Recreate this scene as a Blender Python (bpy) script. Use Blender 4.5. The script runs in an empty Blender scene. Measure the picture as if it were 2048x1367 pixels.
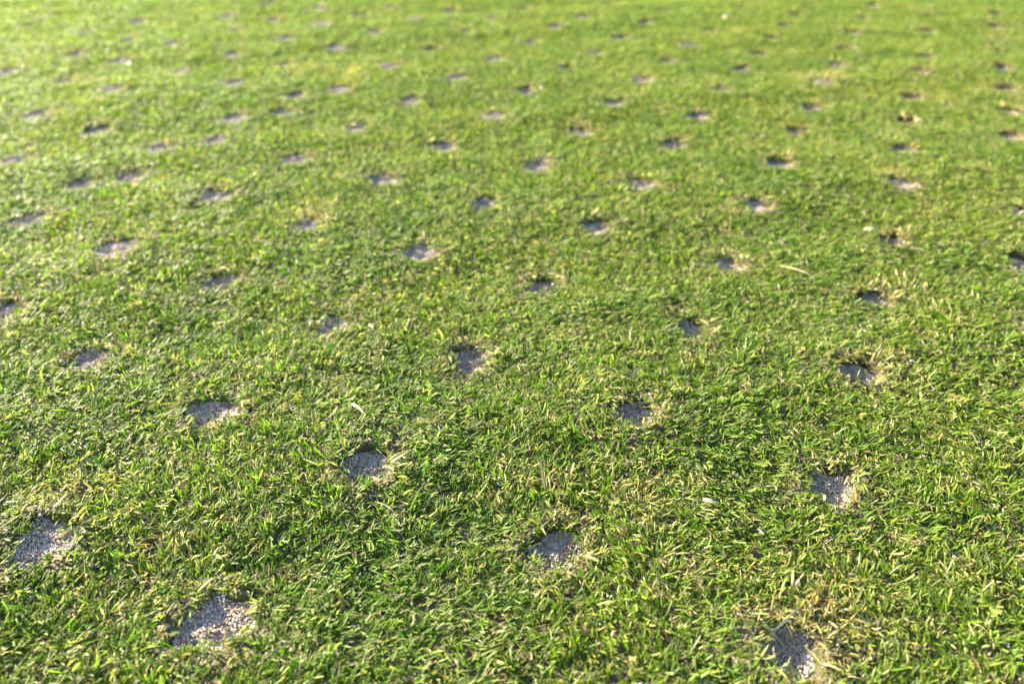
import bpy, math, random
import numpy as np
from math import sin, cos, radians as R, pi, sqrt

rng = np.random.default_rng(7)
random.seed(7)
S = bpy.context.scene
C = S.collection

# ------------------------------------------------------------------ camera, sky, sun, exposure
CAM_H = 0.1329
FPX, PITCH = 1480.0, math.atan(1049.0 / 1480.0)       # focal length in px of a 2048 px wide frame, downward pitch
cam = bpy.data.cameras.new("camera")
cam_o = bpy.data.objects.new("camera", cam); C.objects.link(cam_o)
cam.sensor_width = 36.0
cam.lens = 36.0 * FPX / 2048.0
cam.clip_start = 0.002; cam.clip_end = 2000.0
cam_o.location = (0, 0, CAM_H)
cam_o.rotation_euler = (pi / 2 - PITCH, 0, 0)
cam.dof.use_dof = True
cam.dof.focus_distance = 0.178
cam.dof.aperture_fstop = 13.5
S.camera = cam_o

SUN_AZ, SUN_EL = R(-61), R(21)                        # azimuth clockwise from the view direction, elevation
w = bpy.data.worlds.new("World"); S.world = w; w.use_nodes = True
nt = w.node_tree; bg = nt.nodes["Background"]
sky = nt.nodes.new("ShaderNodeTexSky"); sky.sky_type = 'NISHITA'; sky.sun_disc = False
sky.sun_elevation = SUN_EL; sky.sun_rotation = SUN_AZ
nt.links.new(sky.outputs[0], bg.inputs[0]); bg.inputs[1].default_value = 0.07
sun = bpy.data.lights.new("sun", 'SUN'); sun.energy = 5.0; sun.angle = R(0.5); sun.color = (1.0, 0.88, 0.66)
sun_o = bpy.data.objects.new("sun", sun); C.objects.link(sun_o)
from mathutils import Vector
to_sun = Vector((sin(SUN_AZ) * cos(SUN_EL), cos(SUN_AZ) * cos(SUN_EL), sin(SUN_EL)))
sun_o.rotation_euler = (-to_sun).to_track_quat('-Z', 'Y').to_euler()
sun_o.location = (0, 0, 3)
S.view_settings.view_transform = 'Standard'; S.view_settings.look = 'None'
S.view_settings.gamma = 1.0; S.view_settings.use_curve_mapping = False
S.view_settings.exposure = 2.88
S.cycles.max_bounces = 8; S.cycles.diffuse_bounces = 4; S.cycles.transmission_bounces = 6
S.cycles.transparent_max_bounces = 8

# ------------------------------------------------------------------ helpers
def ground_at(px, py, z=0.0):
    """a pixel of the 2048 px wide photograph turned into a point of the ground"""
    u = (px - 1024) / FPX; v = -(py - 683.5) / FPX
    dx, dy, dz = u, cos(PITCH) + v * sin(PITCH), -sin(PITCH) + v * cos(PITCH)
    t = (z - CAM_H) / dz
    return dx * t, dy * t

_wv = [(rng.uniform(0, 2 * pi), rng.uniform(0, 2 * pi), 2 * pi / L, a)
       for L, a in [(0.21, .0009), (0.15, .0008), (0.11, .0007), (0.083, .0006), (0.061, .00045), (0.047, .0004),
                    (0.031, .0003), (0.023, .00025), (0.017, .0002)]]
def lumps(x, y):
    """gentle unevenness of the green, metres"""
    x = np.asarray(x, float); y = np.asarray(y, float); h = np.zeros(np.broadcast(x, y).shape)
    for d, p, k, a in _wv:
        h = h + .6 * a * np.sin(k * (x * cos(d) + y * sin(d)) + p)
    return h * np.clip(1.6 - np.hypot(x, y) / 3, 0, 1)

class Noise:
    def __init__(self, seed, wl, n=14):
        r = np.random.default_rng(seed)
        self.w = [(r.uniform(0, 2 * pi), r.uniform(0, 2 * pi), 2 * pi / (wl * r.uniform(.55, 1.6))) for _ in range(n)]
    def __call__(self, x, y):
        h = 0
        for d, p, k in self.w: h = h + np.sin(k * (x * cos(d) + y * sin(d)) + p)
        return h / sqrt(len(self.w) / 2)

def mat(name):
    m = bpy.data.materials.new(name); m.use_nodes = True
    n = m.node_tree; n.nodes.clear()
    out = n.nodes.new("ShaderNodeOutputMaterial")
    return m, n, out

def mesh_obj(name, verts, faces, material, parent=None, cols=None, smooth=True, link=True):
    me = bpy.data.meshes.new(name)
    verts = np.asarray(verts, np.float32)
    me.vertices.add(len(verts)); me.vertices.foreach_set("co", verts.ravel())
    fl = [np.asarray(f, np.int32).reshape(-1, k) for f, k in faces if len(f)]
    loops = np.concatenate([f.ravel() for f in fl]); sizes = np.concatenate([np.full(len(f), f.shape[1]) for f in fl])
    me.loops.add(len(loops)); me.loops.foreach_set("vertex_index", loops)
    me.polygons.add(len(sizes))
    me.polygons.foreach_set("loop_start", np.concatenate([[0], np.cumsum(sizes)[:-1]]).astype(np.int32))
    me.update(calc_edges=True); me.validate()
    me.polygons.foreach_set("use_smooth", np.full(len(me.polygons), smooth))
    if cols is not None:
        a = me.color_attributes.new("shade", 'FLOAT_COLOR', 'POINT')
        c = np.ones((len(verts), 4), np.float32); c[:, :3] = cols; a.data.foreach_set("color", c.ravel())
    me.materials.append(material)
    o = bpy.data.objects.new(name, me)
    if link: C.objects.link(o)
    if parent: o.parent = parent
    return o

# ------------------------------------------------------------------ materials
def make_blade_material(name, use_tint, trans, rough, tr_tint):
    m, n, out = mat(name)
    at = n.nodes.new("ShaderNodeAttribute"); at.attribute_name = "shade"
    col = at.outputs["Color"]
    if use_tint:
        ti = n.nodes.new("ShaderNodeAttribute"); ti.attribute_type = 'INSTANCER'; ti.attribute_name = "tint"
        mul = n.nodes.new("ShaderNodeMix"); mul.data_type = 'RGBA'; mul.blend_type = 'MULTIPLY'; mul.inputs[0].default_value = 1
        n.links.new(col, mul.inputs[6]); n.links.new(ti.outputs["Color"], mul.inputs[7]); col = mul.outputs[2]
    # fine lengthwise mottling of the leaf
    tc = n.nodes.new("ShaderNodeTexCoord"); nz = n.nodes.new("ShaderNodeTexNoise"); nz.inputs["Scale"].default_value = 1500
    n.links.new(tc.outputs["Object"], nz.inputs["Vector"])
    mr = n.nodes.new("ShaderNodeMapRange"); mr.inputs[3].default_value = 0.6; mr.inputs[4].default_value = 1.4
    n.links.new(nz.outputs["Fac"], mr.inputs[0])
    sc = n.nodes.new("ShaderNodeVectorMath"); sc.operation = 'SCALE'
    n.links.new(col, sc.inputs[0]); n.links.new(mr.outputs[0], sc.inputs["Scale"])
    p = n.nodes.new("ShaderNodeBsdfPrincipled"); p.inputs["Roughness"].default_value = rough
    p.inputs["Specular IOR Level"].default_value = 0.2
    n.links.new(sc.outputs[0], p.inputs["Base Color"])
    tr = n.nodes.new("ShaderNodeBsdfTranslucent")
    tt = n.nodes.new("ShaderNodeVectorMath"); tt.operation = 'MULTIPLY'; tt.inputs[1].default_value = tr_tint
    n.links.new(sc.outputs[0], tt.inputs[0]); n.links.new(tt.outputs[0], tr.inputs[0])
    mx = n.nodes.new("ShaderNodeMixShader"); mx.inputs[0].default_value = trans
    n.links.new(p.outputs[0], mx.inputs[1]); n.links.new(tr.outputs[0], mx.inputs[2])
    n.links.new(mx.outputs[0], out.inputs[0])
    return m

M_blade = make_blade_material("living grass blade", True, 0.48, 0.48, (1.14, 1.42, 0.55))
M_straw = make_blade_material("dry straw", False, 0.3, 0.55, (1.15, 1.05, 0.8))

def grain_material():
    m, n, out = mat("quartz sand grain")
    at = n.nodes.new("ShaderNodeAttribute"); at.attribute_name = "shade"
    p = n.nodes.new("ShaderNodeBsdfPrincipled"); p.inputs["Roughness"].default_value = 0.5
    p.inputs["Specular IOR Level"].default_value = 0.35
    p.inputs["Subsurface Weight"].default_value = 0.0
    tr = n.nodes.new("ShaderNodeBsdfTranslucent")
    n.links.new(at.outputs["Color"], p.inputs["Base Color"]); n.links.new(at.outputs["Color"], tr.inputs[0])
    mx = n.nodes.new("ShaderNodeMixShader"); mx.inputs[0].default_value = 0.25
    n.links.new(p.outputs[0], mx.inputs[1]); n.links.new(tr.outputs[0], mx.inputs[2]); n.links.new(mx.outputs[0], out.inputs[0])
    return m
M_grain = grain_material()

def earth_material(name, c1, c2, c3, scale, bump):
    m, n, out = mat(name)
    tc = n.nodes.new("ShaderNodeTexCoord")
    a = n.nodes.new("ShaderNodeTexNoise"); a.inputs["Scale"].default_value = scale; a.inputs["Detail"].default_value = 6
    b = n.nodes.new("ShaderNodeTexVoronoi"); b.inputs["Scale"].default_value = scale * 3
    n.links.new(tc.outputs["Object"], a.inputs["Vector"]); n.links.new(tc.outputs["Object"], b.inputs["Vector"])
    r = n.nodes.new("ShaderNodeValToRGB"); e = r.color_ramp.elements
    e[0].position = .33; e[0].color = (*c1, 1); e[1].position = .7; e[1].color = (*c3, 1)
    k = e.new(.5); k.color = (*c2, 1)
    n.links.new(a.outputs["Fac"], r.inputs[0])
    mx = n.nodes.new("ShaderNodeMix"); mx.data_type = 'RGBA'; mx.blend_type = 'MULTIPLY'; mx.inputs[0].default_value = .5
    n.links.new(r.outputs[0], mx.inputs[6])
    g = n.nodes.new("ShaderNodeRGBToBW"); n.links.new(b.outputs["Color"], g.inputs[0])
    g2 = n.nodes.new("ShaderNodeMapRange"); g2.inputs[3].default_value = .45; g2.inputs[4].default_value = 1.4
    n.links.new(g.outputs[0], g2.inputs[0]); n.links.new(g2.outputs[0], mx.inputs[7])
    p = n.nodes.new("ShaderNodeBsdfPrincipled"); p.inputs["Roughness"].default_value = .9
    n.links.new(mx.outputs[2], p.inputs["Base Color"])
    bp = n.nodes.new("ShaderNodeBump"); bp.inputs["Strength"].default_value = .8; bp.inputs["Distance"].default_value = bump
    n.links.new(b.outputs["Distance"], bp.inputs["Height"]); n.links.new(bp.outputs[0], p.inputs["Normal"])
    n.links.new(p.outputs[0], out.inputs[0])
    return m
M_soil = earth_material("sandy rootzone soil", (.05, .038, .022), (.12, .095, .06), (.26, .22, .15), 500, .0003)
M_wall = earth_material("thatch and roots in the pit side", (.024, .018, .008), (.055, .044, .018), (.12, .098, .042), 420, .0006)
M_bed = earth_material("packed quartz sand", (.30, .27, .26), (.46, .42, .39), (.62, .58, .54), 900, .0003)

def green_ground_material():
    """soil under the blades close by, the colour of mown turf where the blades are too far off to tell apart"""
    m, n, out = mat("green surface")
    tc = n.nodes.new("ShaderNodeTexCoord")
    a = n.nodes.new("ShaderNodeTexNoise"); a.inputs["Scale"].default_value = 450; a.inputs["Detail"].default_value = 6
    n.links.new(tc.outputs["Object"], a.inputs["Vector"])
    r = n.nodes.new("ShaderNodeValToRGB"); e = r.color_ramp.elements
    e[0].position = .35; e[0].color = (.035, .030, .016, 1); e[1].position = .68; e[1].color = (.11, .09, .045, 1)
    n.links.new(a.outputs["Fac"], r.inputs[0])
    f = n.nodes.new("ShaderNodeTexNoise"); f.inputs["Scale"].default_value = 18; f.inputs["Detail"].default_value = 12
    f.inputs["Roughness"].default_value = .75
    n.links.new(tc.outputs["Object"], f.inputs["Vector"])
    r2 = n.nodes.new("ShaderNodeValToRGB"); e = r2.color_ramp.elements
    e[0].position = .38; e[0].color = (.055, .12, .018, 1); e[1].position = .64; e[1].color = (.17, .22, .05, 1)
    n.links.new(f.outputs["Fac"], r2.inputs[0])
    ln = n.nodes.new("ShaderNodeVectorMath"); ln.operation = 'LENGTH'; n.links.new(tc.outputs["Object"], ln.inputs[0])
    mr = n.nodes.new("ShaderNodeMapRange"); mr.inputs[1].default_value = 1.5; mr.inputs[2].default_value = 1.9
    n.links.new(ln.outputs["Value"], mr.inputs[0])
    mx = n.nodes.new("ShaderNodeMix"); mx.data_type = 'RGBA'
    n.links.new(mr.outputs[0], mx.inputs[0]); n.links.new(r.outputs[0], mx.inputs[6]); n.links.new(r2.outputs[0], mx.inputs[7])
    p = n.nodes.new("ShaderNodeBsdfPrincipled"); p.inputs["Roughness"].default_value = .9
    n.links.new(mx.outputs[2], p.inputs["Base Color"])
    bp = n.nodes.new("ShaderNodeBump"); bp.inputs["Strength"].default_value = .7; bp.inputs["Distance"].default_value = .001
    n.links.new(a.outputs["Fac"], bp.inputs["Height"]); n.links.new(bp.outputs[0], p.inputs["Normal"])
    n.links.new(p.outputs[0], out.inputs[0])
    return m
M_ground = green_ground_material()

# ------------------------------------------------------------------ the aeration holes
# (px, py of the sand in the photograph, width in px, depth in mm, straw 0..1, label or None)
NEAR = [
 (1580,1300,122,3.2,1.0,"sandy hole at the bottom edge, bleached stems crossing over it and tall straw behind"),
 (430,1240,152,1.8,.35,"widest sandy hole, open and shallow, near the bottom left corner of the green"),
 (1115,1090,98,3.0,.6,"round sandy hole below centre with a thin straw lying across its sand"),
 (85,1085,132,1.6,.3,"wide shallow sandy hole close to the left edge of the picture, second nearest the corner"),
 (1660,970,112,3.6,.9,"sandy hole at lower right with a clear dark far wall and yellowed right lip"),
 (735,932,104,2.6,.5,"sandy hole left of centre with a pale torn leaf on its right lip"),
 (1265,835,82,3.6,.7,"sandy hole right of centre below a pair of cream curled leaves"),
 (425,822,106,2.0,.4,"broad speckled sandy hole with a small orange fleck on its right rim"),
 (1712,745,76,4.6,.9,"small deep sandy hole beneath a straw-coloured lip with white bits at its right"),
 (940,720,76,3.2,.3,"sandy hole in the middle of the sharp turf with dark green blades behind it"),
 (188,712,92,1.8,.2,"shallow sandy hole at the left with one thin blade slanting over the sand"),
 (1378,655,66,3.6,.7,"sandy hole right of centre whose far side is black and right lip pale yellow"),
 (665,645,78,2.6,.4,"sandy hole with a small curled bleached blade standing on its left"),
 (5,620,60,1.8,.3,"sandy hole cut in half by the left edge of the picture"),
 (1745,595,62,5.0,.9,"deep sandy hole with brown wall and golden straw lip, below the hole with arching stem"),
 (1085,568,64,4.4,.3,"sandy hole just above centre with a deep dark hollow behind the sand"),
 (437,563,68,2.6,.4,"sandy hole with yellow right rim, below and right of a broad pale one"),
 (1455,520,58,4.6,.7,"sandy hole with a dark green hollow beside a long bleached straw"),
 (840,508,70,2.4,.2,"pale clean round sandy hole above centre, half ringed by green blades"),
 (238,497,84,2.2,.3,"broad pale sandy hole at the left with a straight dark far edge"),
 (1780,475,60,6.0,1.0,"darkest deep hole, with an arching green stem and white tip over it"),
 (2040,525,50,5.0,.6,"sandy hole cut off by the right edge, the lower one"),
 (2045,425,50,5.5,.5,"hole cut off by the right edge with a white curled leaf in it"),
 (618,452,56,2.4,.9,"sandy hole under a tall tuft of pale straw left of centre"),
 (1190,455,58,4.0,.5,"sandy hole under a dark green overhang, straight above the centre hollow"),
 (65,438,66,2.2,.2,"pale shallow sandy hole near the left edge with clean dark far edge"),
 (970,408,60,3.6,.5,"sandy hole with small white flecks on the turf behind it"),
 (1510,412,56,4.4,.5,"deep sandy hole with a brown far wall, right of centre in blurring turf"),
 (433,395,62,2.6,.7,"sandy hole with brown back edge and pale straw spreading to its right"),
 (1795,370,36,4.5,.9,"small dark sandless-looking hole ringed with bright yellow straw"),
 (262,353,60,2.2,.3,"pale lens-shaped sandy hole, right one of a close pair at the left"),
 (165,365,52,2.6,.3,"darker sandy hole, left one of a close pair at the left"),
]
FAR = [(765,362,52,2.8,.4),(1278,367,44,3.6,.6),(28,323,44,2,.4),(1555,332,46,4.4,.9),(1073,330,46,3.4,.3),(595,317,50,2.6,.4),
 (325,297,38,2.2,.5),(1797,303,44,5,.9),(1345,287,40,4,.7),(885,290,44,3,.4),(433,285,38,2.4,.3),(2015,273,42,5,.7),
 (1158,262,38,3.4,.6),(195,262,46,3.4,.6),(1590,260,42,4.4,.6),(715,255,40,2.8,.4),(1808,240,36,5,.9),(470,238,38,2.4,.5),
 (990,232,34,2.6,.6),(1395,233,40,4,.4),(78,232,42,2,.3),(567,225,40,2.4,.3),(2012,222,36,5,.9),(1620,213,38,4,.8),(1225,208,40,3.6,.3),
 (822,201,34,2.8,.5),(1820,190,38,5,.6),(228,184,34,1.8,.6),(1055,183,38,3.4,.6),(1440,182,36,4.2,.3),(680,178,40,2,.8),(590,192,30,2.6,.5),
 (2007,177,34,5,.8),(470,167,40,1.8,.3),(1282,162,34,3,.8),(1645,167,30,4,1),(915,157,34,2.4,.6),(20,145,36,1.8,.4),(358,145,32,1.6,.6),
 (1835,148,32,4.4,.7),(1128,138,30,4,.5),(1480,137,30,4.2,.4),(780,135,36,2.2,.9),(2000,140,30,4.6,.7),(570,128,34,2.2,.5),
 (1670,130,34,3.4,.9),(245,124,28,1.6,.6),(130,163,32,1.4,.8),(1330,122,34,3.4,.7),(990,120,30,3,.5),(1845,117,30,4,.7),(150,113,28,1.6,.5),
 (465,108,32,1.8,.3),(1515,107,30,4,.5),(1190,107,26,2.6,.5),(1998,103,28,4.4,.8),(860,100,34,3.6,.8),(672,97,30,2,.5),(1687,97,32,4.4,.7),
 (350,90,28,1.6,.4),(1375,90,30,3.6,.4),(260,82,26,1.6,.4),(570,80,30,1.4,.9),(1540,78,26,4,.4),(1240,75,32,3.6,.4),
 (1055,87,28,2.8,.4),(1990,80,26,4,.8),(1700,68,30,3.8,.9),(175,68,24,1.6,.4),(750,68,34,2,.7),(930,65,30,3,.6),(465,64,26,1.6,.4),
 (1850,60,28,5,.5),(1415,62,28,3.4,.5),(1565,52,24,4,.5),(645,55,32,1.4,.6),(1985,52,24,4,.9),(1110,55,26,3,.5),(280,43,24,1.6,.4),
 (1287,49,28,4,.3),(830,43,30,2,.5),(1858,35,26,5,.4),(545,40,24,1.8,.6),(455,35,22,1.6,.5),(1165,35,26,3,.3),(1590,28,22,3.8,.4),
 (720,30,24,2.2,.5),(985,35,26,3,.3),(1045,18,24,3.4,.4),(900,22,26,2,.8),(1478,17,24,4,.3),(1725,38,24,3.6,.7),(1987,30,22,4,.8),(635,20,24,1.8,.6),
 (1210,10,22,3,.4),(1612,10,20,3.6,.4),(535,12,20,1.6,.4),(1325,25,24,2.8,.4),(65,52,26,3,.2),(780,16,22,2,.4),(1745,12,20,3.4,.5)]

# lattice of the tines: line number and place in the line, used to say which hole is which
L0 = np.array([[-0.51353203, -0.15243332], [0.17263928, 0.33412523]]); O0 = np.array([0.41254238, 0.62742601])
def lattice(x, y):
    c, j = np.linalg.solve(L0.T, np.array([x, y]) / CAM_H - O0)
    return int(round(c)), c, j
ORD = "first second third fourth fifth sixth seventh eighth ninth tenth eleventh twelfth thirteenth fourteenth fifteenth sixteenth".split()
holes = []
for q in NEAR: holes.append(dict(px=q[0], py=q[1], w=q[2], d=q[3], s=q[4], lab=q[5], near=True))
for q in FAR: holes.append(dict(px=q[0], py=q[1], w=q[2], d=q[3], s=q[4], lab=None, near=False))
# the pattern runs on a little way outside the picture
seen = []
for h in holes:
    h['x'], h['y'] = ground_at(h['px'], h['py'])
    a = ground_at(h['px'] - h['w'] / 2, h['py']); b = ground_at(h['px'] + h['w'] / 2, h['py'])
    h['r'] = min(max((b[0] - a[0]) / 2 * (1.0 if h['near'] else 1.2), .0063 if h['near'] else .0068), .0082)
    seen.append((h['x'], h['y']))
for c in range(-5, 18):
    for j in range(-6, 34):
        p = (L0[0] * c + L0[1] * j + O0) * CAM_H
        x, y = p
        if not (-.62 < x < .62 and -.02 < y < .86): continue
        # outside the camera's field (with a margin)?
        zc = y * cos(PITCH) + CAM_H * sin(PITCH)
        X = 1024 + x / zc * FPX; Y = 683.5 - (y * sin(PITCH) - CAM_H * cos(PITCH)) / zc * FPX
        if -45 < X < 2093 and -22 < Y < 1450: continue
        if not (-260 < X < 2308 and -75 < Y < 1750): continue
        x += rng.normal(0, .0012); y += rng.normal(0, .0012)
        if min(math.hypot(x - a, y - b) for a, b in seen) < .028: continue
        holes.append(dict(x=x, y=y, r=rng.uniform(.0058, .0072), d=rng.uniform(2, 4.5), s=rng.uniform(.2, .8), lab='out', near=False))
        seen.append((x, y))
lines = {}
for h in holes:
    if h['lab'] == 'out': continue
    c, _, j = lattice(h['x'], h['y']); lines.setdefault(c, []).append((j, h))
keys = sorted(lines)
for n, c in enumerate(keys):
    row = sorted(lines[c], key=lambda t: t[0])
    for k, (j, h) in enumerate(row):
        h['row'], h['k'], h['n'] = n, k, len(row)
for h in holes:
    h['z'] = float(lumps(h['x'], h['y']))
    h['seed'] = int(rng.integers(1, 10**6))
    rr = np.random.default_rng(h['seed'])
    h['ph'] = rr.uniform(0, 2 * pi, 5); h['am'] = rr.uniform(.3, 1, 5) * np.array([.12, .09, .065, .045, .035])
def outline(h, th):
    r = 1.0
    for i in range(5): r = r + h['am'][i] * np.sin((i + 2) * th + h['ph'][i])
    return h['r'] * r
HX = np.array([h['x'] for h in holes]); HY = np.array([h['y'] for h in holes]); HR = np.array([h['r'] for h in holes])

# ------------------------------------------------------------------ ground sheet with the holes cut out
def axis(lo, hi, step, far):
    a = np.arange(lo, hi + step / 2, step); out = []; s = step; v = hi
    while v < far: s *= 1.45; v += s; out.append(v)
    lo_ = []; s = step; v = lo
    while v > -far: s *= 1.45; v -= s; lo_.append(v)
    return np.concatenate([lo_[::-1], a, out])
gx = axis(-.78, .78, .004, 400.0); gy = axis(-.12, 1.02, .004, 400.0)
GX, GY = np.meshgrid(gx, gy); nx, ny = len(gx), len(gy)
GZ = lumps(GX, GY)
idx = np.arange(nx * ny).reshape(ny, nx)
q = np.stack([idx[:-1, :-1], idx[:-1, 1:], idx[1:, 1:], idx[1:, :-1]], -1).reshape(-1, 4)
vx, vy = GX.ravel(), GY.ravel()
inside = np.zeros(nx * ny, bool)
for h in holes: inside |= np.hypot(vx - h['x'], vy - h['y']) < h['r'] * 1.25 + .001
q = q[~inside[q].any(1)]
ground = mesh_obj("ground", np.stack([vx, vy, GZ.ravel()], -1), [(q, 4)], M_ground)
ground['kind'] = 'structure'; ground['label'] = "sandy soil of the putting green under the mown grass"

# ------------------------------------------------------------------ sand grains
def ico():
    t = (1 + sqrt(5)) / 2
    v = np.array([(-1,t,0),(1,t,0),(-1,-t,0),(1,-t,0),(0,-1,t),(0,1,t),(0,-1,-t),(0,1,-t),(t,0,-1),(t,0,1),(-t,0,-1),(-t,0,1)], float)
    v /= np.linalg.norm(v[0])
    f = np.array([(0,11,5),(0,5,1),(0,1,7),(0,7,10),(0,10,11),(1,5,9),(5,11,4),(11,10,2),(10,7,6),(7,1,8),(3,9,4),(3,4,2),(3,2,6),(3,6,8),(3,8,9),(4,9,5),(2,4,11),(6,2,10),(8,6,7),(9,8,1)])
    return v, f
IV, IF = ico()
GRAIN = np.array([.90,.85,.80]) * np.array([(.62,.58,.55),(.70,.67,.66),(.50,.47,.46),(.60,.50,.38),(.42,.36,.30),(.78,.76,.75),(.34,.22,.14),(.22,.20,.20),(.50,.20,.12),(.66,.52,.30)])
GP = np.array([.24,.18,.17,.10,.09,.09,.035,.035,.02,.04])
def grains(pts, size_lo, size_hi, r):
    n = len(pts); V = np.repeat(IV[None], n, 0) * (1 + r.normal(0, .13, (n, 12, 1)))
    V *= r.uniform(.7, 1.25, (n, 1, 3))
    A = r.normal(size=(n, 3, 3)); Q, _ = np.linalg.qr(A)
    V = np.einsum('nij,nkj->nki', Q, V) * r.uniform(size_lo, size_hi, (n, 1, 1)) + pts[:, None, :]
    F = IF[None] + (np.arange(n) * 12)[:, None, None]
    col = GRAIN[r.choice(len(GRAIN), n, p=GP / GP.sum())] * r.uniform(.85, 1.1, (n, 1))
    return V.reshape(-1, 3), F.reshape(-1, 3), np.repeat(col, 12, 0)

def grain_mesh(seed, rad, n):
    r = np.random.default_rng(seed)
    a = r.uniform(0, 2 * pi, n); d = rad * np.sqrt(r.uniform(0, 1, n))
    x, y = d * np.cos(a), d * np.sin(a)
    z = .0003 * np.sin(x * 900 + seed) + .0003 * np.cos(y * 800 + seed * 2) + r.uniform(-.00035, .0003, n) + .0012 * (d / rad) ** 3
    v, f, c = grains(np.stack([x, y, z], -1), .00021, .00038, r)
    o = mesh_obj("sand_grains", v, [(f, 3)], M_grain, cols=c, smooth=False, link=False)
    return o.data
grain_near = [grain_mesh(11 + k, .0095, 1800) for k in range(6)]
grain_far = [grain_mesh(31 + k, .0092, 800) for k in range(4)]

# ------------------------------------------------------------------ blades
def blade(L, wd, lean, az, bx, by, curl, fold, tip, colA, colB, r, z0=-.0004, twist=0.0, rows=6):
    """one leaf: a folded ribbon; returns verts, quads, colours"""
    n = rows
    t = np.linspace(0, 1, n)
    th = lean + curl * (t - .3)                          # angle from the vertical along the leaf
    ds = L / (n - 1)
    hx = np.concatenate([[0], np.cumsum(np.sin(th[:-1]) * ds)]); hz = np.concatenate([[0], np.cumsum(np.cos(th[:-1]) * ds)])
    prof = {'point': np.clip(1.15 * (1 - t ** 2.2), .05, 1) * (.75 + .25 * np.minimum(1, t * 4)),
            'cut': np.clip(.7 + .8 * t, 0, 1) * np.where(t > .93, .72, 1),
            'round': (.8 + .2 * np.minimum(1, t * 3)) * np.sqrt(np.clip(1 - t ** 5, .10, 1))}[tip]
    W = wd * prof / 2
    tw = twist * t
    dx, dy = cos(az), sin(az); sx, sy = -sin(az), cos(az)
    cx, cy, cz = bx + hx * dx, by + hx * dy, z0 + hz
    # normal in the bending plane
    nxv, nzv = -np.cos(th), np.sin(th)
    P = []
    for s, up in ((-1, fold), (0, 0.0), (1, fold)):
        sw = np.cos(tw) * s * W; nw = np.sin(tw) * s * W + up * W
        P.append(np.stack([cx + sx * sw + nxv * dx * nw, cy + sy * sw + nxv * dy * nw, cz + nzv * nw], -1))
    V = np.stack(P, 1).reshape(-1, 3)
    q = []
    for i in range(n - 1):
        for k in range(2):
            a = i * 3 + k; q.append((a, a + 1, a + 4, a + 3))
    cc = np.array(colA)[None] * (1 - t[:, None]) + np.array(colB)[None] * t[:, None]
    if tip == 'cut': cc[-1] = cc[-1] * .3 + np.array((.30, .25, .13)) * .7
    cc = np.repeat(cc, 3, 0); cc[1::3] *= .86
    return V, np.array(q), cc

GREENS = [(.078,.155,.007),(.096,.180,.010),(.120,.205,.015),(.088,.168,.008),(.138,.220,.018),(.050,.108,.008)]
OLIVES = [(.150,.215,.040),(.180,.235,.060),(.130,.195,.035),(.210,.245,.080)]
STRAWS = [(.34,.31,.13),(.39,.36,.19),(.30,.27,.11),(.22,.17,.08),(.44,.41,.26),(.33,.32,.11)]
def pick(l, r): return np.array(l[r.integers(len(l))]) * r.uniform(.85, 1.15)

def tuft(name, seed, kind, mod):
    r = np.random.default_rng(seed)
    n = {'green': 9, 'mixed': 9, 'straw': 9, 'tall': 5, 'litter': 9}[kind]
    V, Q, K = [], [], []; off = 0
    for i in range(n):
        u = r.uniform()
        dead = {'green': .045, 'mixed': .30, 'straw': .75, 'tall': .12, 'litter': .8}[kind]
        if u < dead: a = pick(STRAWS, r); b = a * r.uniform(.8, 1.15)
        elif u < dead + .17: a = pick(OLIVES, r) * .65; b = pick(OLIVES, r) * .9
        else:
            a = pick(GREENS, r) * np.array([1.1, 1.0, 1.1]); b = pick(GREENS, r) * 1.15
            if r.uniform() < .25: b = b * .5 + pick(STRAWS, r) * .5
        isdead = u < dead
        tip = r.choice(['point', 'cut', 'round'], p=[.38, .27, .35])
        az = r.normal(0, .5) if r.uniform() < .78 else r.uniform(0, 2 * pi)
        if kind == 'litter':
            L = r.uniform(.0012, .0034); lean = R(r.uniform(78, 95)); z0 = r.uniform(.0002, .0014); wd = r.uniform(.00025, .0006)
            az = r.uniform(0, 2 * pi)
        elif kind == 'tall':
            L = r.uniform(.0028, .0046); lean = R(abs(r.normal(32, 16))); z0 = -.0003; wd = r.uniform(.0004, .00062)
        else:
            lean = R(np.clip(r.normal(67, 14), 15, 88)); L = min(r.uniform(.0020, .0052), .0020 / max(.2, cos(lean))); z0 = r.uniform(-.0005, .0007)
            wd = r.uniform(.00030, .00060) * (.65 if isdead else 1)
        v, q, k = blade(L, wd, lean, az, r.normal(0, .0009), r.normal(0, .0009), r.normal(.12, .33) * (2.4 if isdead else 1),
                        r.uniform(.15, .8) * (1 if r.uniform() < .4 else -1), tip, a, b, r, z0, r.normal(0, .7) * (2 if isdead else 1), rows=6)
        V.append(v); Q.append(q + off); K.append(k); off += len(v)
    o = mesh_obj(name, np.concatenate(V), [(np.concatenate(Q), 4)], M_blade, cols=np.concatenate(K), link=False)
    mod.objects.link(o)
    return o

tufts = bpy.data.collections.new("grass tufts")          # only the source of the instances, never shown itself
plan = [('green', 26), ('mixed', 14), ('straw', 12), ('tall', 8), ('litter', 10)]
first = {}; k = 0
for kind, n in plan:
    first[kind] = (k, n)
    for i in range(n): tuft("tuft_%03d" % k, 100 + k, kind, tufts); k += 1

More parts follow.
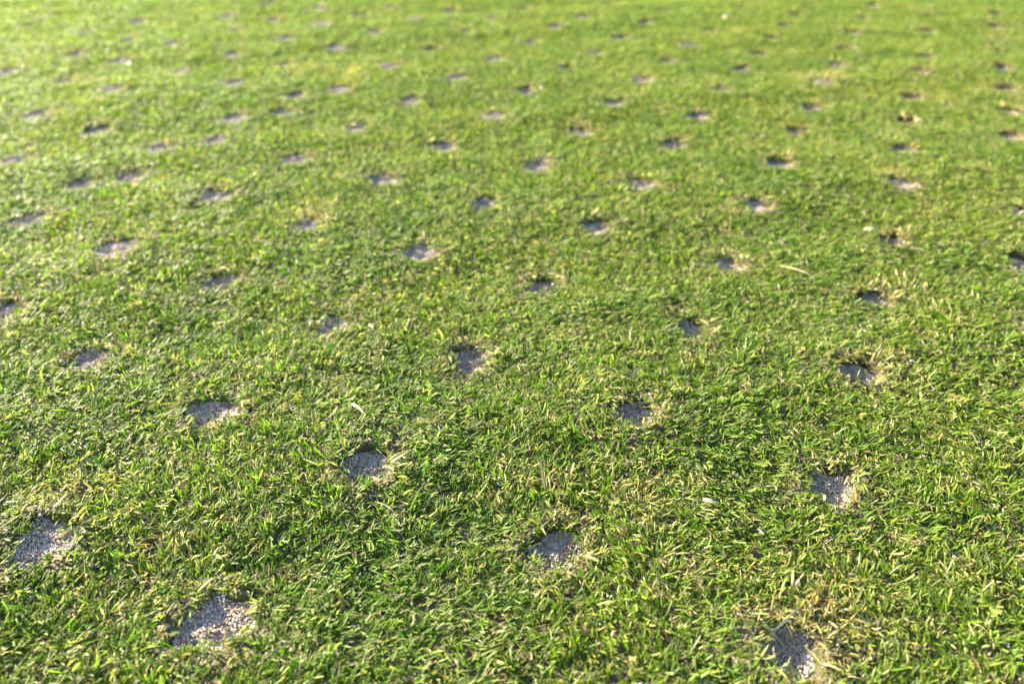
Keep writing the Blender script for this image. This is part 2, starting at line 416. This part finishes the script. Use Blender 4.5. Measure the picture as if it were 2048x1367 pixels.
# ------------------------------------------------------------------ where the tufts stand
step = .0017
def scatter(step, lo_x, hi_x, lo_y, hi_y, keep=None):
    xs = np.arange(lo_x, hi_x, step); ys = np.arange(lo_y, hi_y, step)
    X, Y = np.meshgrid(xs, ys); X = X.ravel() + rng.uniform(-.6, .6, X.size) * step; Y = Y.ravel() + rng.uniform(-.6, .6, Y.size) * step
    if keep is not None:
        m = keep(X, Y); X, Y = X[m], Y[m]
    return X, Y
def in_field(X, Y, m=.03): return (Y > -.05) & (Y < .78) & (np.abs(X) < .10 + .62 * np.clip(Y, 0, 2) + m)
X1, Y1 = scatter(step, -.62, .62, -.05, .78, lambda x, y: in_field(x, y))
X2, Y2 = scatter(step * 1.6, -1.5, 1.5, -.5, 1.9, lambda x, y: (~in_field(x, y)) & (np.hypot(x, y) < 1.9))
X = np.concatenate([X1, X2]); Y = np.concatenate([Y1, Y2]); SC = np.concatenate([np.ones(len(X1)), np.full(len(X2), 1.5)])
# distance to the rim of the nearest hole, in metres, and on which side of it
near_d = np.full(len(X), 1.0); near_i = np.zeros(len(X), int)
for i, h in enumerate(holes):
    d0 = np.hypot(X - h['x'], Y - h['y']); m = d0 < h['r'] * 1.6 + .02
    th = np.arctan2(Y[m] - h['y'], X[m] - h['x'])
    d = d0[m] - outline(h, th)
    cur = near_d[m]; better = d < cur
    ix = np.where(m)[0][better]; near_d[ix] = d[better]; near_i[ix] = i
front = np.clip((HY[near_i] - Y) / (HR[near_i] + .001), 0, 1) * np.clip((HY[near_i] - .14) / .14, 0, 1)      # bare lip where the corer dragged towards us
keep = near_d > rng.uniform(-.0018, .0003, len(X)) + .0030 * front
X, Y, SC, near_d, near_i = X[keep], Y[keep], SC[keep], near_d[keep], near_i[keep]
n1 = Noise(1, .035); n2 = Noise(2, .012); n3 = Noise(3, .11); n4 = Noise(4, .05); n5 = Noise(5, .02)
HS = np.array([h['s'] for h in holes])
rimw = np.exp(-np.clip(near_d, 0, 1) / (.0035 + .004 * np.clip(Y - .25, 0, .5))) * HS[near_i] * (near_d < .02)
side = np.cos(np.arctan2(Y - HY[near_i], X - HX[near_i]) - .55)           # the straw lies thickest to the right and behind
dead = -2.3 + .55 * n1(X, Y) + .45 * n2(X, Y) + .25 * n3(X, Y) + rng.normal(0, .75, len(X)) + rimw * (1.2 + 1.4 * side + 1.2 * np.clip(Y - .25, 0, .4))
# named patches of worn turf, from the photograph
for px, py, rad, amt in [(1600,1195,.013,2.3),(160,975,.010,1.8),(1250,985,.010,1.2),(1100,965,.011,1.3),(300,1150,.007,1.0),(690,800,.007,1.0),(1130,640,.010,1.0),
                         (1750,690,.012,1.3),(1790,750,.008,1.8),(1790,560,.014,1.5),(1690,1290,.010,1.3),(620,425,.012,2.4),(1460,460,.02,1.3),(1410,160,.02,1.2),(1150,1310,.01,.8),
                         (1640,160,.03,1.6),(1800,250,.03,1.2),(2010,180,.05,1.2),(710,150,.02,.8),(1560,300,.03,1.2),(900,1010,.01,.6),(2000,1310,.01,1.2)]:
    a, b = ground_at(px, py); dead += amt * np.exp(-((X - a) ** 2 + (Y - b) ** 2) / rad ** 2)
kind = np.zeros(len(X), int)                                             # green
kind[dead > -.9] = 1; kind[dead > .25] = 2
u = rng.uniform(0, 1, len(X))
kind[(u < .030 + .02 * (n4(X, Y) > .6)) & (kind == 0)] = 3
kind[(near_d < .005) & (kind == 3)] = 0
kind[u > .87] = 4
names = ['green', 'mixed', 'straw', 'tall', 'litter']
index = np.zeros(len(X), np.int32)
for i, nm in enumerate(names):
    m = kind == i; index[m] = first[nm][0] + rng.integers(0, first[nm][1], m.sum())
# lie of the blades: swept by the mower, swirling a little, pushed outwards at the hole rims
lie = 1.0 + .65 * n4(X, Y) + .45 * n5(X, Y) - 1.1 * np.clip(X * 6 + .1, -.3, 1) + rng.normal(0, .5, len(X))
flip = rng.uniform(0, 1, len(X)) < .22; lie[flip] += pi
inw = (near_d < .004) & (rng.uniform(0, 1, len(X)) < .5)
lie[inw] = np.arctan2(Y - HY[near_i], X - HX[near_i])[inw] + rng.normal(0, .8, inw.sum()) + np.where(rng.uniform(0, 1, inw.sum()) < .35, pi, 0)
rot = np.stack([rng.normal(0, .16, len(X)), rng.normal(0, .16, len(X)), lie], -1).astype(np.float32)
scale = (SC * rng.uniform(.62, .92, len(X)) * (1 + .07 * n5(X, Y))).astype(np.float32)
scale[near_d < .0015] *= .88
Z = lumps(X, Y) + .0002
g = np.clip(.5 + .22 * n3(X, Y) + .18 * n4(X, Y), 0, 1)[:, None]
tint = (1 - g) * np.array([[.92, .96, .95]]) + g * np.array([[1.14, 1.06, 1.0]])
tint = tint * rng.uniform(.82, 1.18, (len(X), 1)) * (1 + rng.normal(0, .05, (len(X), 3)))

def instancer(name, P, rot, scale, index, tint, coll, material):
    me = bpy.data.meshes.new(name); n = len(P)
    me.vertices.add(n); me.vertices.foreach_set("co", P.astype(np.float32).ravel())
    a = me.attributes.new("spin", 'FLOAT_VECTOR', 'POINT'); a.data.foreach_set("vector", rot.astype(np.float32).ravel())
    a = me.attributes.new("size", 'FLOAT', 'POINT'); a.data.foreach_set("value", scale.astype(np.float32))
    a = me.attributes.new("which", 'INT', 'POINT'); a.data.foreach_set("value", index.astype(np.int32))
    a = me.attributes.new("tint", 'FLOAT_COLOR', 'POINT')
    c = np.ones((n, 4), np.float32); c[:, :3] = tint; a.data.foreach_set("color", c.ravel())
    me.materials.append(material)
    o = bpy.data.objects.new(name, me); C.objects.link(o)
    ng = bpy.data.node_groups.new(name + " spread", 'GeometryNodeTree')
    ng.interface.new_socket("Geometry", in_out='INPUT', socket_type='NodeSocketGeometry')
    ng.interface.new_socket("Geometry", in_out='OUTPUT', socket_type='NodeSocketGeometry')
    gi = ng.nodes.new("NodeGroupInput"); go = ng.nodes.new("NodeGroupOutput")
    ci = ng.nodes.new("GeometryNodeCollectionInfo"); ci.inputs[0].default_value = coll
    ci.inputs["Separate Children"].default_value = True; ci.inputs["Reset Children"].default_value = True
    ip = ng.nodes.new("GeometryNodeInstanceOnPoints"); ip.inputs["Pick Instance"].default_value = True
    def attr(nm, t):
        q = ng.nodes.new("GeometryNodeInputNamedAttribute"); q.data_type = t; q.inputs["Name"].default_value = nm; return q.outputs["Attribute"]
    e2r = ng.nodes.new("FunctionNodeEulerToRotation")
    ng.links.new(attr("spin", 'FLOAT_VECTOR'), e2r.inputs[0]); ng.links.new(e2r.outputs[0], ip.inputs["Rotation"])
    ng.links.new(attr("size", 'FLOAT'), ip.inputs["Scale"]); ng.links.new(attr("which", 'INT'), ip.inputs["Instance Index"])
    ng.links.new(gi.outputs[0], ip.inputs["Points"]); ng.links.new(ci.outputs[0], ip.inputs["Instance"])
    ng.links.new(ip.outputs[0], go.inputs[0])
    md = o.modifiers.new("spread", 'NODES'); md.node_group = ng
    return o
grass = instancer("grass", np.stack([X, Y, Z], -1), rot, scale, index, tint, tufts, M_blade)
grass['kind'] = 'stuff'; grass['category'] = 'grass'
grass['label'] = "short mown green turf mixed with yellowed blades between the sandy holes"

# loose sand lying between the blades, thicker round the holes
gp = bpy.data.collections.new("grain clusters")
for k in range(8):
    r = np.random.default_rng(900 + k); n = 10
    P = np.stack([r.normal(0, .0011, n), r.normal(0, .0011, n), r.uniform(-.0001, .0004, n)], -1)
    v, f, c = grains(P, .00022, .00042, r)
    gp.objects.link(mesh_obj("cluster_%02d" % k, v, [(f, 3)], M_grain, cols=c, smooth=False, link=False))
Xs, Ys = scatter(.0046, -.6, .6, -.03, .74, lambda x, y: in_field(x, y, .01))
nd = np.full(len(Xs), 1.0)
for h in holes:
    d0 = np.hypot(Xs - h['x'], Ys - h['y']) - h['r'] * 1.12; nd = np.minimum(nd, d0)
n6 = Noise(6, .018)
ok = (nd > 0) & (rng.uniform(0, 1, len(Xs)) < .13 + .14 * n6(Xs, Ys) + .6 * np.exp(-nd / .003))
Xs, Ys, nd = Xs[ok], Ys[ok], nd[ok]
loose = instancer("loose_sand", np.stack([Xs, Ys, lumps(Xs, Ys) + .0002], -1),
                  np.stack([0 * Xs, 0 * Xs, rng.uniform(0, 6.28, len(Xs))], -1), rng.uniform(.8, 1.2, len(Xs)),
                  rng.integers(0, 8, len(Xs)), np.ones((len(Xs), 3)), gp, M_grain)
loose['kind'] = 'stuff'; loose['category'] = 'sand'; loose['label'] = "loose pale sand grains scattered down between the grass blades"

# ------------------------------------------------------------------ build each hole
NS = 40
TH = np.linspace(0, 2 * pi, NS, endpoint=False)
def ring_faces(nr, ns, base=0):
    q = []
    for i in range(nr - 1):
        a = np.arange(ns); b = (a + 1) % ns
        q.append(np.stack([base + i * ns + a, base + i * ns + b, base + (i + 1) * ns + b, base + (i + 1) * ns + a], -1))
    return np.concatenate(q)

def straw_mesh(h, r):
    """dead blades lying round and over the lip"""
    n = int(8 + 32 * h['s']); V, Q, K = [], [], []; off = 0
    for i in range(n):
        th = r.normal(.5, 1.15) if r.uniform() < .75 else r.uniform(0, 2 * pi)
        if h['y'] > .2 and sin(th) < -.3: th = -th
        rad = outline(h, th) + r.uniform(-.0003, .0018)
        bx, by = rad * cos(th), rad * sin(th)
        c = pick(STRAWS, r) * np.array([.92, .92, .66]) if r.uniform() < .8 else pick(OLIVES, r)
        outw = r.uniform() < .6
        az = th + r.normal(0, .8) + (0 if outw else pi)
        L = r.uniform(.002, .005); lean = R(r.uniform(30, 95)) if outw else R(r.uniform(55, 120))
        z0 = float(lumps(h['x'] + bx, h['y'] + by)) - h['z'] + r.uniform(.0002, .0020)
        v, q, k = blade(L, r.uniform(.0003, .0007), lean, az, bx, by, r.normal(.3, .9), r.uniform(.2, .9), r.choice(['point', 'cut', 'round']), c, c * r.uniform(.8, 1.2), r, z0, r.normal(0, 1.3), rows=5)
        V.append(v); Q.append(q + off); K.append(k); off += len(v)
    return np.concatenate(V), np.concatenate(Q), np.concatenate(K)

def depth(h): return (h['d'] - 2.7) * .00055 + .0024 - .0013 * min(max((h['y'] - .13) / .14, 0), 1)
def describe(h):
    if h['lab'] == 'out':
        return "sand-filled hole just beyond the %s edge of the picture, %s %s" % (h['edge'], ordinal(h['k']), h['along'])
    if h['lab']: return h['lab']
    look = "dark deep" if h['d'] >= 4.4 else "straw-ringed" if h['s'] >= .75 else "pale shallow" if h['d'] <= 2.0 else "small blurred"
    k, n, row = h['k'], h['n'], h['row']
    along = (ORD[k] + " from the near end") if k < n / 2 else ("farthest" if k == n - 1 else ORD[n - 1 - k] + " from the far end")
    nrow = len(keys)
    which = (ORD[row] + " from the right") if row < nrow / 2 else ("leftmost" if row == nrow - 1 else ORD[nrow - 1 - row] + " from the left")
    return "%s hole, %s in receding row %s" % (look, along, which if which != "leftmost" else "farthest left")
def ordinal(k):
    teens = "tenth eleventh twelfth thirteenth fourteenth fifteenth sixteenth seventeenth eighteenth nineteenth".split()
    if k < 9: return ORD[k]
    if k < 19: return teens[k - 9]
    t, u = divmod(k + 1, 10); w_ = ["", "", "twent", "thirt", "fort", "fift"][t]
    return w_ + ("ieth" if u == 0 else "y-" + ORD[u - 1])
outs = [h for h in holes if h['lab'] == 'out']
for h in outs:
    lim = .073 + .535 * max(h['y'], 0)
    h['edge'] = 'far' if h['y'] > .715 else 'near' if abs(h['x']) < .09 and h['y'] < .08 else 'left' if h['x'] < 0 else 'right'
for e in ('far', 'near', 'left', 'right'):
    g = sorted([h for h in outs if h['edge'] == e], key=lambda h: h['x'] if e in ('far', 'near') else h['y'])
    for k, h in enumerate(g): h['k'] = k; h['along'] = "from the left" if e in ('far', 'near') else "from the near end"
order = sorted(holes, key=lambda h: h['y'])
for i, h in enumerate(order):
    r = np.random.default_rng(h['seed'] + 5)
    root = bpy.data.objects.new("sand_filled_hole", None); C.objects.link(root)
    root.empty_display_size = .005; root.location = (h['x'], h['y'], h['z'])
    root['category'] = 'hole'; root['group'] = "sand-filled aeration holes in the green"; root['label'] = describe(h)
    d = depth(h)
    # pit wall: lip, rim, side down to below the sand
    rows = [(h['r'] * .42 + .0022 + 0.0, None)]
    V = []
    radii = [(1.0, .0068, .0002), (1.0, .0035, .0007), (1.0, .0012, .0009), (1.0, 0.0, .0003), (.99, -.0002, -.30), (.985, -.0002, -.62), (.97, -.0002, -1.15), (.93, -.0004, -1.6)]
    for j, (m, add, z) in enumerate(radii):
        o = outline(h, TH) * m + add
        if j >= 3: o = o + r.normal(0, .00022, NS)
        x, y = o * np.cos(TH), o * np.sin(TH)
        if j < 4: zz = lumps(h['x'] + x, h['y'] + y) - h['z'] + z + r.normal(0, .00015, NS)
        else: zz = .0003 - (d + .0016) * -z * .6 + r.normal(0, .00018, NS)
        V.append(np.stack([x, y, zz], -1))
    V = np.concatenate(V); F = ring_faces(len(radii), NS)[:, ::-1]
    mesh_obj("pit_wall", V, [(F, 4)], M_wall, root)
    # bed of packed sand under the grains
    V = [np.array([[0, 0, -d - .0005]])]
    for f in (.25, .5, .75, 1.0):
        o = outline(h, TH) * f * .99
        V.append(np.stack([o * np.cos(TH), o * np.sin(TH), -d - .0005 + .0010 * f ** 3 + r.normal(0, .0001, NS)], -1))
    V = np.concatenate(V)
    q = ring_faces(4, NS, 1); a = np.arange(NS); t = np.stack([np.zeros(NS, int), 1 + a, 1 + (a + 1) % NS], -1)
    mesh_obj("sand_bed", V, [(q[:, ::-1][:, ::-1][:, [0, 3, 2, 1]], 4), (t, 3)], M_bed, root)
    gm = grain_near[i % 6] if h['near'] else grain_far[i % 4]
    go = bpy.data.objects.new("sand_grains", gm); C.objects.link(go); go.parent = root
    s = h['r'] * 1.0 / .0088
    go.scale = (s, s, 1); go.location = (0, 0, -d); go.rotation_euler = (r.normal(0, .04), r.normal(0, .04), r.uniform(0, 6.28)); go['kind'] = 'stuff'
    v, q, k = straw_mesh(h, r)
    so = mesh_obj("dead_grass_rim", v, [(q, 4)], M_straw, root, cols=k); so['kind'] = 'stuff'

# ------------------------------------------------------------------ litter one can pick out
def ribbon(name, pts, wd, colA, colB, label, cat, fold=.4, tip=.3, mat_=None, parent=None):
    if cat == 'leaf scrap': wd *= .6
    """a bent leaf or stem through points given as (px, py, height in mm)"""
    P = np.array([(*ground_at(a, b, .001 * z), .001 * z) for a, b, z in pts])
    t = np.linspace(0, len(P) - 1, (len(P) - 1) * 5 + 1)
    Q = np.stack([np.interp(t, np.arange(len(P)), P[:, i]) for i in range(3)], -1)
    for _ in range(3): Q[1:-1] = (Q[:-2] + 2 * Q[1:-1] + Q[2:]) / 4
    Q[:, 2] += lumps(Q[:, 0], Q[:, 1])
    o0 = Q[0].copy(); Q = Q - o0
    T = np.gradient(Q, axis=0); T /= np.linalg.norm(T, axis=1, keepdims=True) + 1e-9
    up = np.array([.15, -.35, .92]); Sd = np.cross(T, up); Sd /= np.linalg.norm(Sd, axis=1, keepdims=True) + 1e-9
    N = np.cross(Sd, T)
    s = np.linspace(0, 1, len(Q)); W = wd / 2 * np.clip(np.minimum(1.0, .55 + s * 3) * (1 - (1 - tip) * s ** 3), .05, 1)
    rows = []
    for k in (-1, -.5, 0, .5, 1): rows.append(Q + Sd * (k * W)[:, None] + N * (fold * k * k * W)[:, None])
    top = np.stack(rows, 1); bot = top - N[:, None, :] * .00006
    n = len(Q); V = np.concatenate([top.reshape(-1, 3), bot.reshape(-1, 3)]); F = []; o = n * 5
    for i in range(n - 1):
        for k in range(4):
            a = i * 5 + k; F.append((a, a + 1, a + 6, a + 5)); F.append((o + a, o + a + 5, o + a + 6, o + a + 1))
        F.append((i * 5, i * 5 + 5, o + i * 5 + 5, o + i * 5)); F.append((i * 5 + 4, o + i * 5 + 4, o + i * 5 + 9, i * 5 + 9))
    cc = np.array(colA)[None] * (1 - s[:, None]) + np.array(colB)[None] * s[:, None]
    cc = np.tile(np.repeat(cc, 5, 0), (2, 1))
    ob = mesh_obj(name, V, [(F, 4)], mat_ or M_straw, cols=cc, parent=parent)
    if parent is None:
        ob.location = o0; ob['label'] = label; ob['category'] = cat
    else:
        ob.location = o0 - np.array(parent.location)
    return ob
PALE = (.34, .33, .18); WHITE = (.45, .44, .35); TAN = (.50, .40, .22); DULL = (.24, .30, .18)
ribbon("dry_leaf_scrap", [(1984,1142,1.5),(1977,1122,4.0),(1970,1100,6.5)], .0008, WHITE, WHITE, "small white papery scrap standing upright in the turf near the right edge", "leaf scrap")
ribbon("dry_leaf_scrap", [(1405,1002,4.5),(1420,1005,5),(1438,1009,4.5)], .0016, PALE, (.46, .44, .30), "cream husk flake lying on the green blades left of the lower right hole", "leaf scrap", fold=.8)
ribbon("dry_leaf_scrap", [(704,812,4),(718,822,5),(730,836,4.5)], .0014, PALE, (.34, .34, .22), "pale grey-green bleached leaf above the left central sandy hole", "leaf scrap", fold=.7)
ribbon("dry_leaf_scrap", [(1262,764,4.2),(1270,755,5),(1277,742,5.4)], .0016, PALE, WHITE, "cream curled leaf pair standing above the leaf-shaded hole", "leaf scrap", fold=.8)
ribbon("dry_leaf_scrap", [(1150,652,4.2),(1155,643,5),(1160,632,5.6)], .0014, (.42,.38,.20), PALE, "yellowish flake upright in the turf between the centre hollow and the right hole", "leaf scrap", fold=.8)
ribbon("dry_leaf_scrap", [(738,650,4),(744,655,5),(747,664,4.6)], .0012, WHITE, PALE, "tiny white speck of dry leaf right of the hole with curled blade", "leaf scrap")
ribbon("straw_stem", [(1560,528,4.6),(1590,535,5.2),(1612,543,5.4),(1628,550,4.8),(1630,566,3.0)], .0006, (.40,.36,.20), (.46,.42,.26), "long bleached straw bent down at its right end, lying on blurred turf", "straw")
ribbon("straw_stem", [(1523,1238,4.0),(1542,1262,1.6),(1560,1282,-1.4),(1574,1302,-2.0),(1582,1315,-2.0)], .0005, (.26,.32,.16), (.36,.38,.18), "grey-green bleached stem dipping into the bottom right sandy hole, left of two crossing", "straw")
ribbon("straw_stem", [(1600,1212,5.0),(1572,1240,3.4),(1542,1264,1.6)], .0005, (.38,.40,.26), DULL, "pale stem slanting over the bottom right hole, right of two crossing", "straw")
ribbon("straw_stem", [(1100,1108,-1.6),(1088,1122,-1.4),(1078,1128,-.6)], .0006, PALE, TAN, "thin pale straw lying on the sand of the round hole below centre", "straw")
ribbon("straw_stem", [(1090,975,3),(1084,940,6.5),(1080,915,9.5)], .0007, TAN, PALE, "bleached pointed stalk standing upright above the hole below centre", "straw", tip=.1)
ribbon("dry_leaf_scrap", [(782,925,3.6),(796,915,5.2),(816,905,6.2)], .0024, (.44,.38,.12), (.48,.44,.22), "pale yellow torn leaf on the right lip of the hole left of centre", "leaf scrap", fold=.5)
ribbon("dry_leaf_scrap", [(462,828,3.0),(472,826,4.4),(478,822,4.6)], .0016, (.40,.38,.15), (.46,.42,.2), "pale yellow flake on the right rim of the broad speckled hole", "leaf scrap")
ribbon("bleached_stem", [(640,652,2.5),(642,636,5.5),(650,630,6.5),(662,640,4.5)], .0006, (.30,.38,.26), PALE, "bleached curled blade arching on the left of a sandy hole", "grass blade")
ribbon("arching_stem", [(1766,485,1.0),(1757,468,5.0),(1753,455,7.5),(1754,440,9.0)], .0009, (.10,.22,.03), (.16,.28,.06), "green blade arching up in front of the darkest deep hole", "grass blade")
ribbon("dry_leaf_scrap", [(1728,456,6.0),(1742,456,6.6),(1756,454,7.0)], .0022, (.30,.42,.16), WHITE, "pale leaf with a glinting white end left of the darkest deep hole", "leaf scrap", fold=.9)
ribbon("dry_leaf_scrap", [(2036,434,-1),(2042,427,2.0),(2052,424,2.5)], .0018, WHITE, WHITE, "white curled leaf inside the hole cut by the right edge", "leaf scrap", fold=.9)
ribbon("dry_leaf_scrap", [(252,127,3.5),(259,125,5),(266,126,4.5)], .0028, WHITE, WHITE, "blurred white fleck beside a shallow hole in the far left turf", "leaf scrap", fold=.9)
ribbon("dry_leaf_scrap", [(1080,183,4),(1083,177,6),(1088,172,7)], .0030, WHITE, PALE, "blurred white fleck right of a dark hole in the upper middle turf", "leaf scrap", fold=.8)
ribbon("dry_leaf_scrap", [(1082,318,4),(1086,312,5),(1092,306,6)], .0028, PALE, WHITE, "pair-like cream fleck on the back rim of a hole above centre", "leaf scrap", fold=.8)
ribbon("dry_leaf_scrap", [(1853,18,4),(1862,12,7),(1866,6,9)], .0035, WHITE, PALE, "blurred white fleck at the top edge near the right corner", "leaf scrap", fold=.8)
ribbon("dry_leaf_scrap", [(1447,40,4),(1453,35,6),(1458,30,7)], .0050, PALE, WHITE, "blurred cream fleck high in the far turf right of centre", "leaf scrap", fold=.8)
ribbon("dry_leaf_scrap", [(1628,170,4),(1638,163,6),(1646,158,7)], .0050, PALE, (.66,.6,.4), "blurred straw-coloured flake on a worn far patch at right", "leaf scrap", fold=.8)
ribbon("dry_leaf_scrap", [(1833,244,4),(1838,240,6),(1842,236,7)], .0045, PALE, WHITE, "blurred pale flake right of a dark straw-ringed hole, far right", "leaf scrap", fold=.8)
ribbon("dry_leaf_scrap", [(1522,276,4),(1525,273,5.5),(1530,270,6)], .0030, PALE, WHITE, "tiny pale flake left of a deep hole in upper right turf", "leaf scrap", fold=.8)
ribbon("dry_leaf_scrap", [(1060,520,5),(1058,512,6.5),(1062,506,7.5)], .0012, PALE, PALE, "small bleached tip standing behind the hollow just above centre", "leaf scrap")

GOLD = [(.36,.29,.09),(.40,.34,.14),(.30,.23,.08),(.38,.35,.20),(.26,.18,.07),(.22,.26,.07)]
def clump(px, py, rad, n, lo, hi, cols, label, name, cat):
    r = np.random.default_rng(int(px * 7 + py)); x0, y0 = ground_at(px, py); z0 = float(lumps(x0, y0)); V, Q, K = [], [], []; off = 0
    for i in range(n):
        bx, by = r.normal(0, rad, 2); c = pick(cols, r)
        v, q, k = blade(r.uniform(lo, hi), r.uniform(.0003, .0006), R(abs(r.normal(26, 20))), r.uniform(0, 2 * pi) if r.uniform() < .5 else r.normal(1.2, .6), bx, by,
                        r.normal(.2, .7), r.uniform(-.8, .8), r.choice(['point', 'cut', 'round']), c * .8, c, r, -.0003, r.normal(0, 1.2), rows=7)
        V.append(v); Q.append(q + off); K.append(k); off += len(v)
    o = mesh_obj(name, np.concatenate(V), [(np.concatenate(Q), 4)], M_straw, cols=np.concatenate(K))
    o.location = (x0, y0, z0); o['label'] = label; o['category'] = cat
T = 'grass tuft'
clump(1575, 1205, .0042, 26, .0030, .0060, GOLD, "large tuft of upright dead straw behind the bottom right hole", 'dead_grass_tuft', T)
clump(1680, 1235, .0026, 20, .0030, .0065, GOLD, "narrow upright straw tuft right of the bottom right hole", 'dead_grass_tuft', T)
clump(1490, 1165, .0030, 16, .0025, .0045, GOLD, "low straw tuft up and left of the bottom right hole", 'dead_grass_tuft', T)
clump(1095, 985, .0040, 20, .0025, .0055, GOLD, "dead straw tuft with a tall pointed stalk, behind the round hole below centre", 'dead_grass_tuft', T)
clump(155, 985, .0034, 22, .0025, .0048, GOLD, "yellowed tuft behind the shallow hole at the lower left edge", 'dead_grass_tuft', T)
clump(628, 432, .0042, 34, .0035, .0075, GOLD, "tall pale straw tuft over the back of a blurred hole left of centre", 'dead_grass_tuft', T)
clump(1725, 930, .0028, 22, .0020, .0042, GOLD, "golden straw tuft on the back right lip of the lower right hole", 'dead_grass_tuft', T)
clump(1185, 1095, .0018, 12, .0020, .0036, GOLD, "yellow stubble on the right lip of the round hole below centre", 'dead_grass_tuft', T)
clump(1780, 725, .0030, 20, .0025, .0052, GOLD, "straw tuft on the right lip of the small deep hole at right", 'dead_grass_tuft', T)
clump(1320, 825, .0020, 14, .0020, .0038, GOLD, "golden stubble right of the hole under the cream leaves", 'dead_grass_tuft', T)
clump(1780, 570, .0040, 24, .0025, .0055, GOLD, "golden straw tuft behind the brown-walled hole at right", 'dead_grass_tuft', T)
clump(1825, 465, .0045, 20, .0025, .0055, GOLD, "straw tuft right of the darkest deep hole", 'dead_grass_tuft', T)
clump(1640, 165, .0080, 30, .0040, .0080, GOLD, "blurred ragged straw tuft among far holes at right", 'dead_grass_tuft', T)
LIVE = [(.08,.20,.015),(.10,.24,.02),(.12,.22,.03)]
for n_, (px, py, lab) in enumerate([(318, 1190, "pair of long green blades above the widest sandy hole"), (35, 1215, "long upright green blades at the lower left edge"),
        (120, 905, "long thin green blades standing at the far left of the sharp turf"), (1170, 1165, "upright green blade pair below the round hole below centre"),
        (745, 985, "short green blades standing at the front lip of the hole left of centre"), (845, 615, "thin green blades standing up in the middle turf above centre")]):
    clump(px, py, .0009, 4, .0040, .0062, LIVE, lab, 'grass_shoot', 'grass shoot')
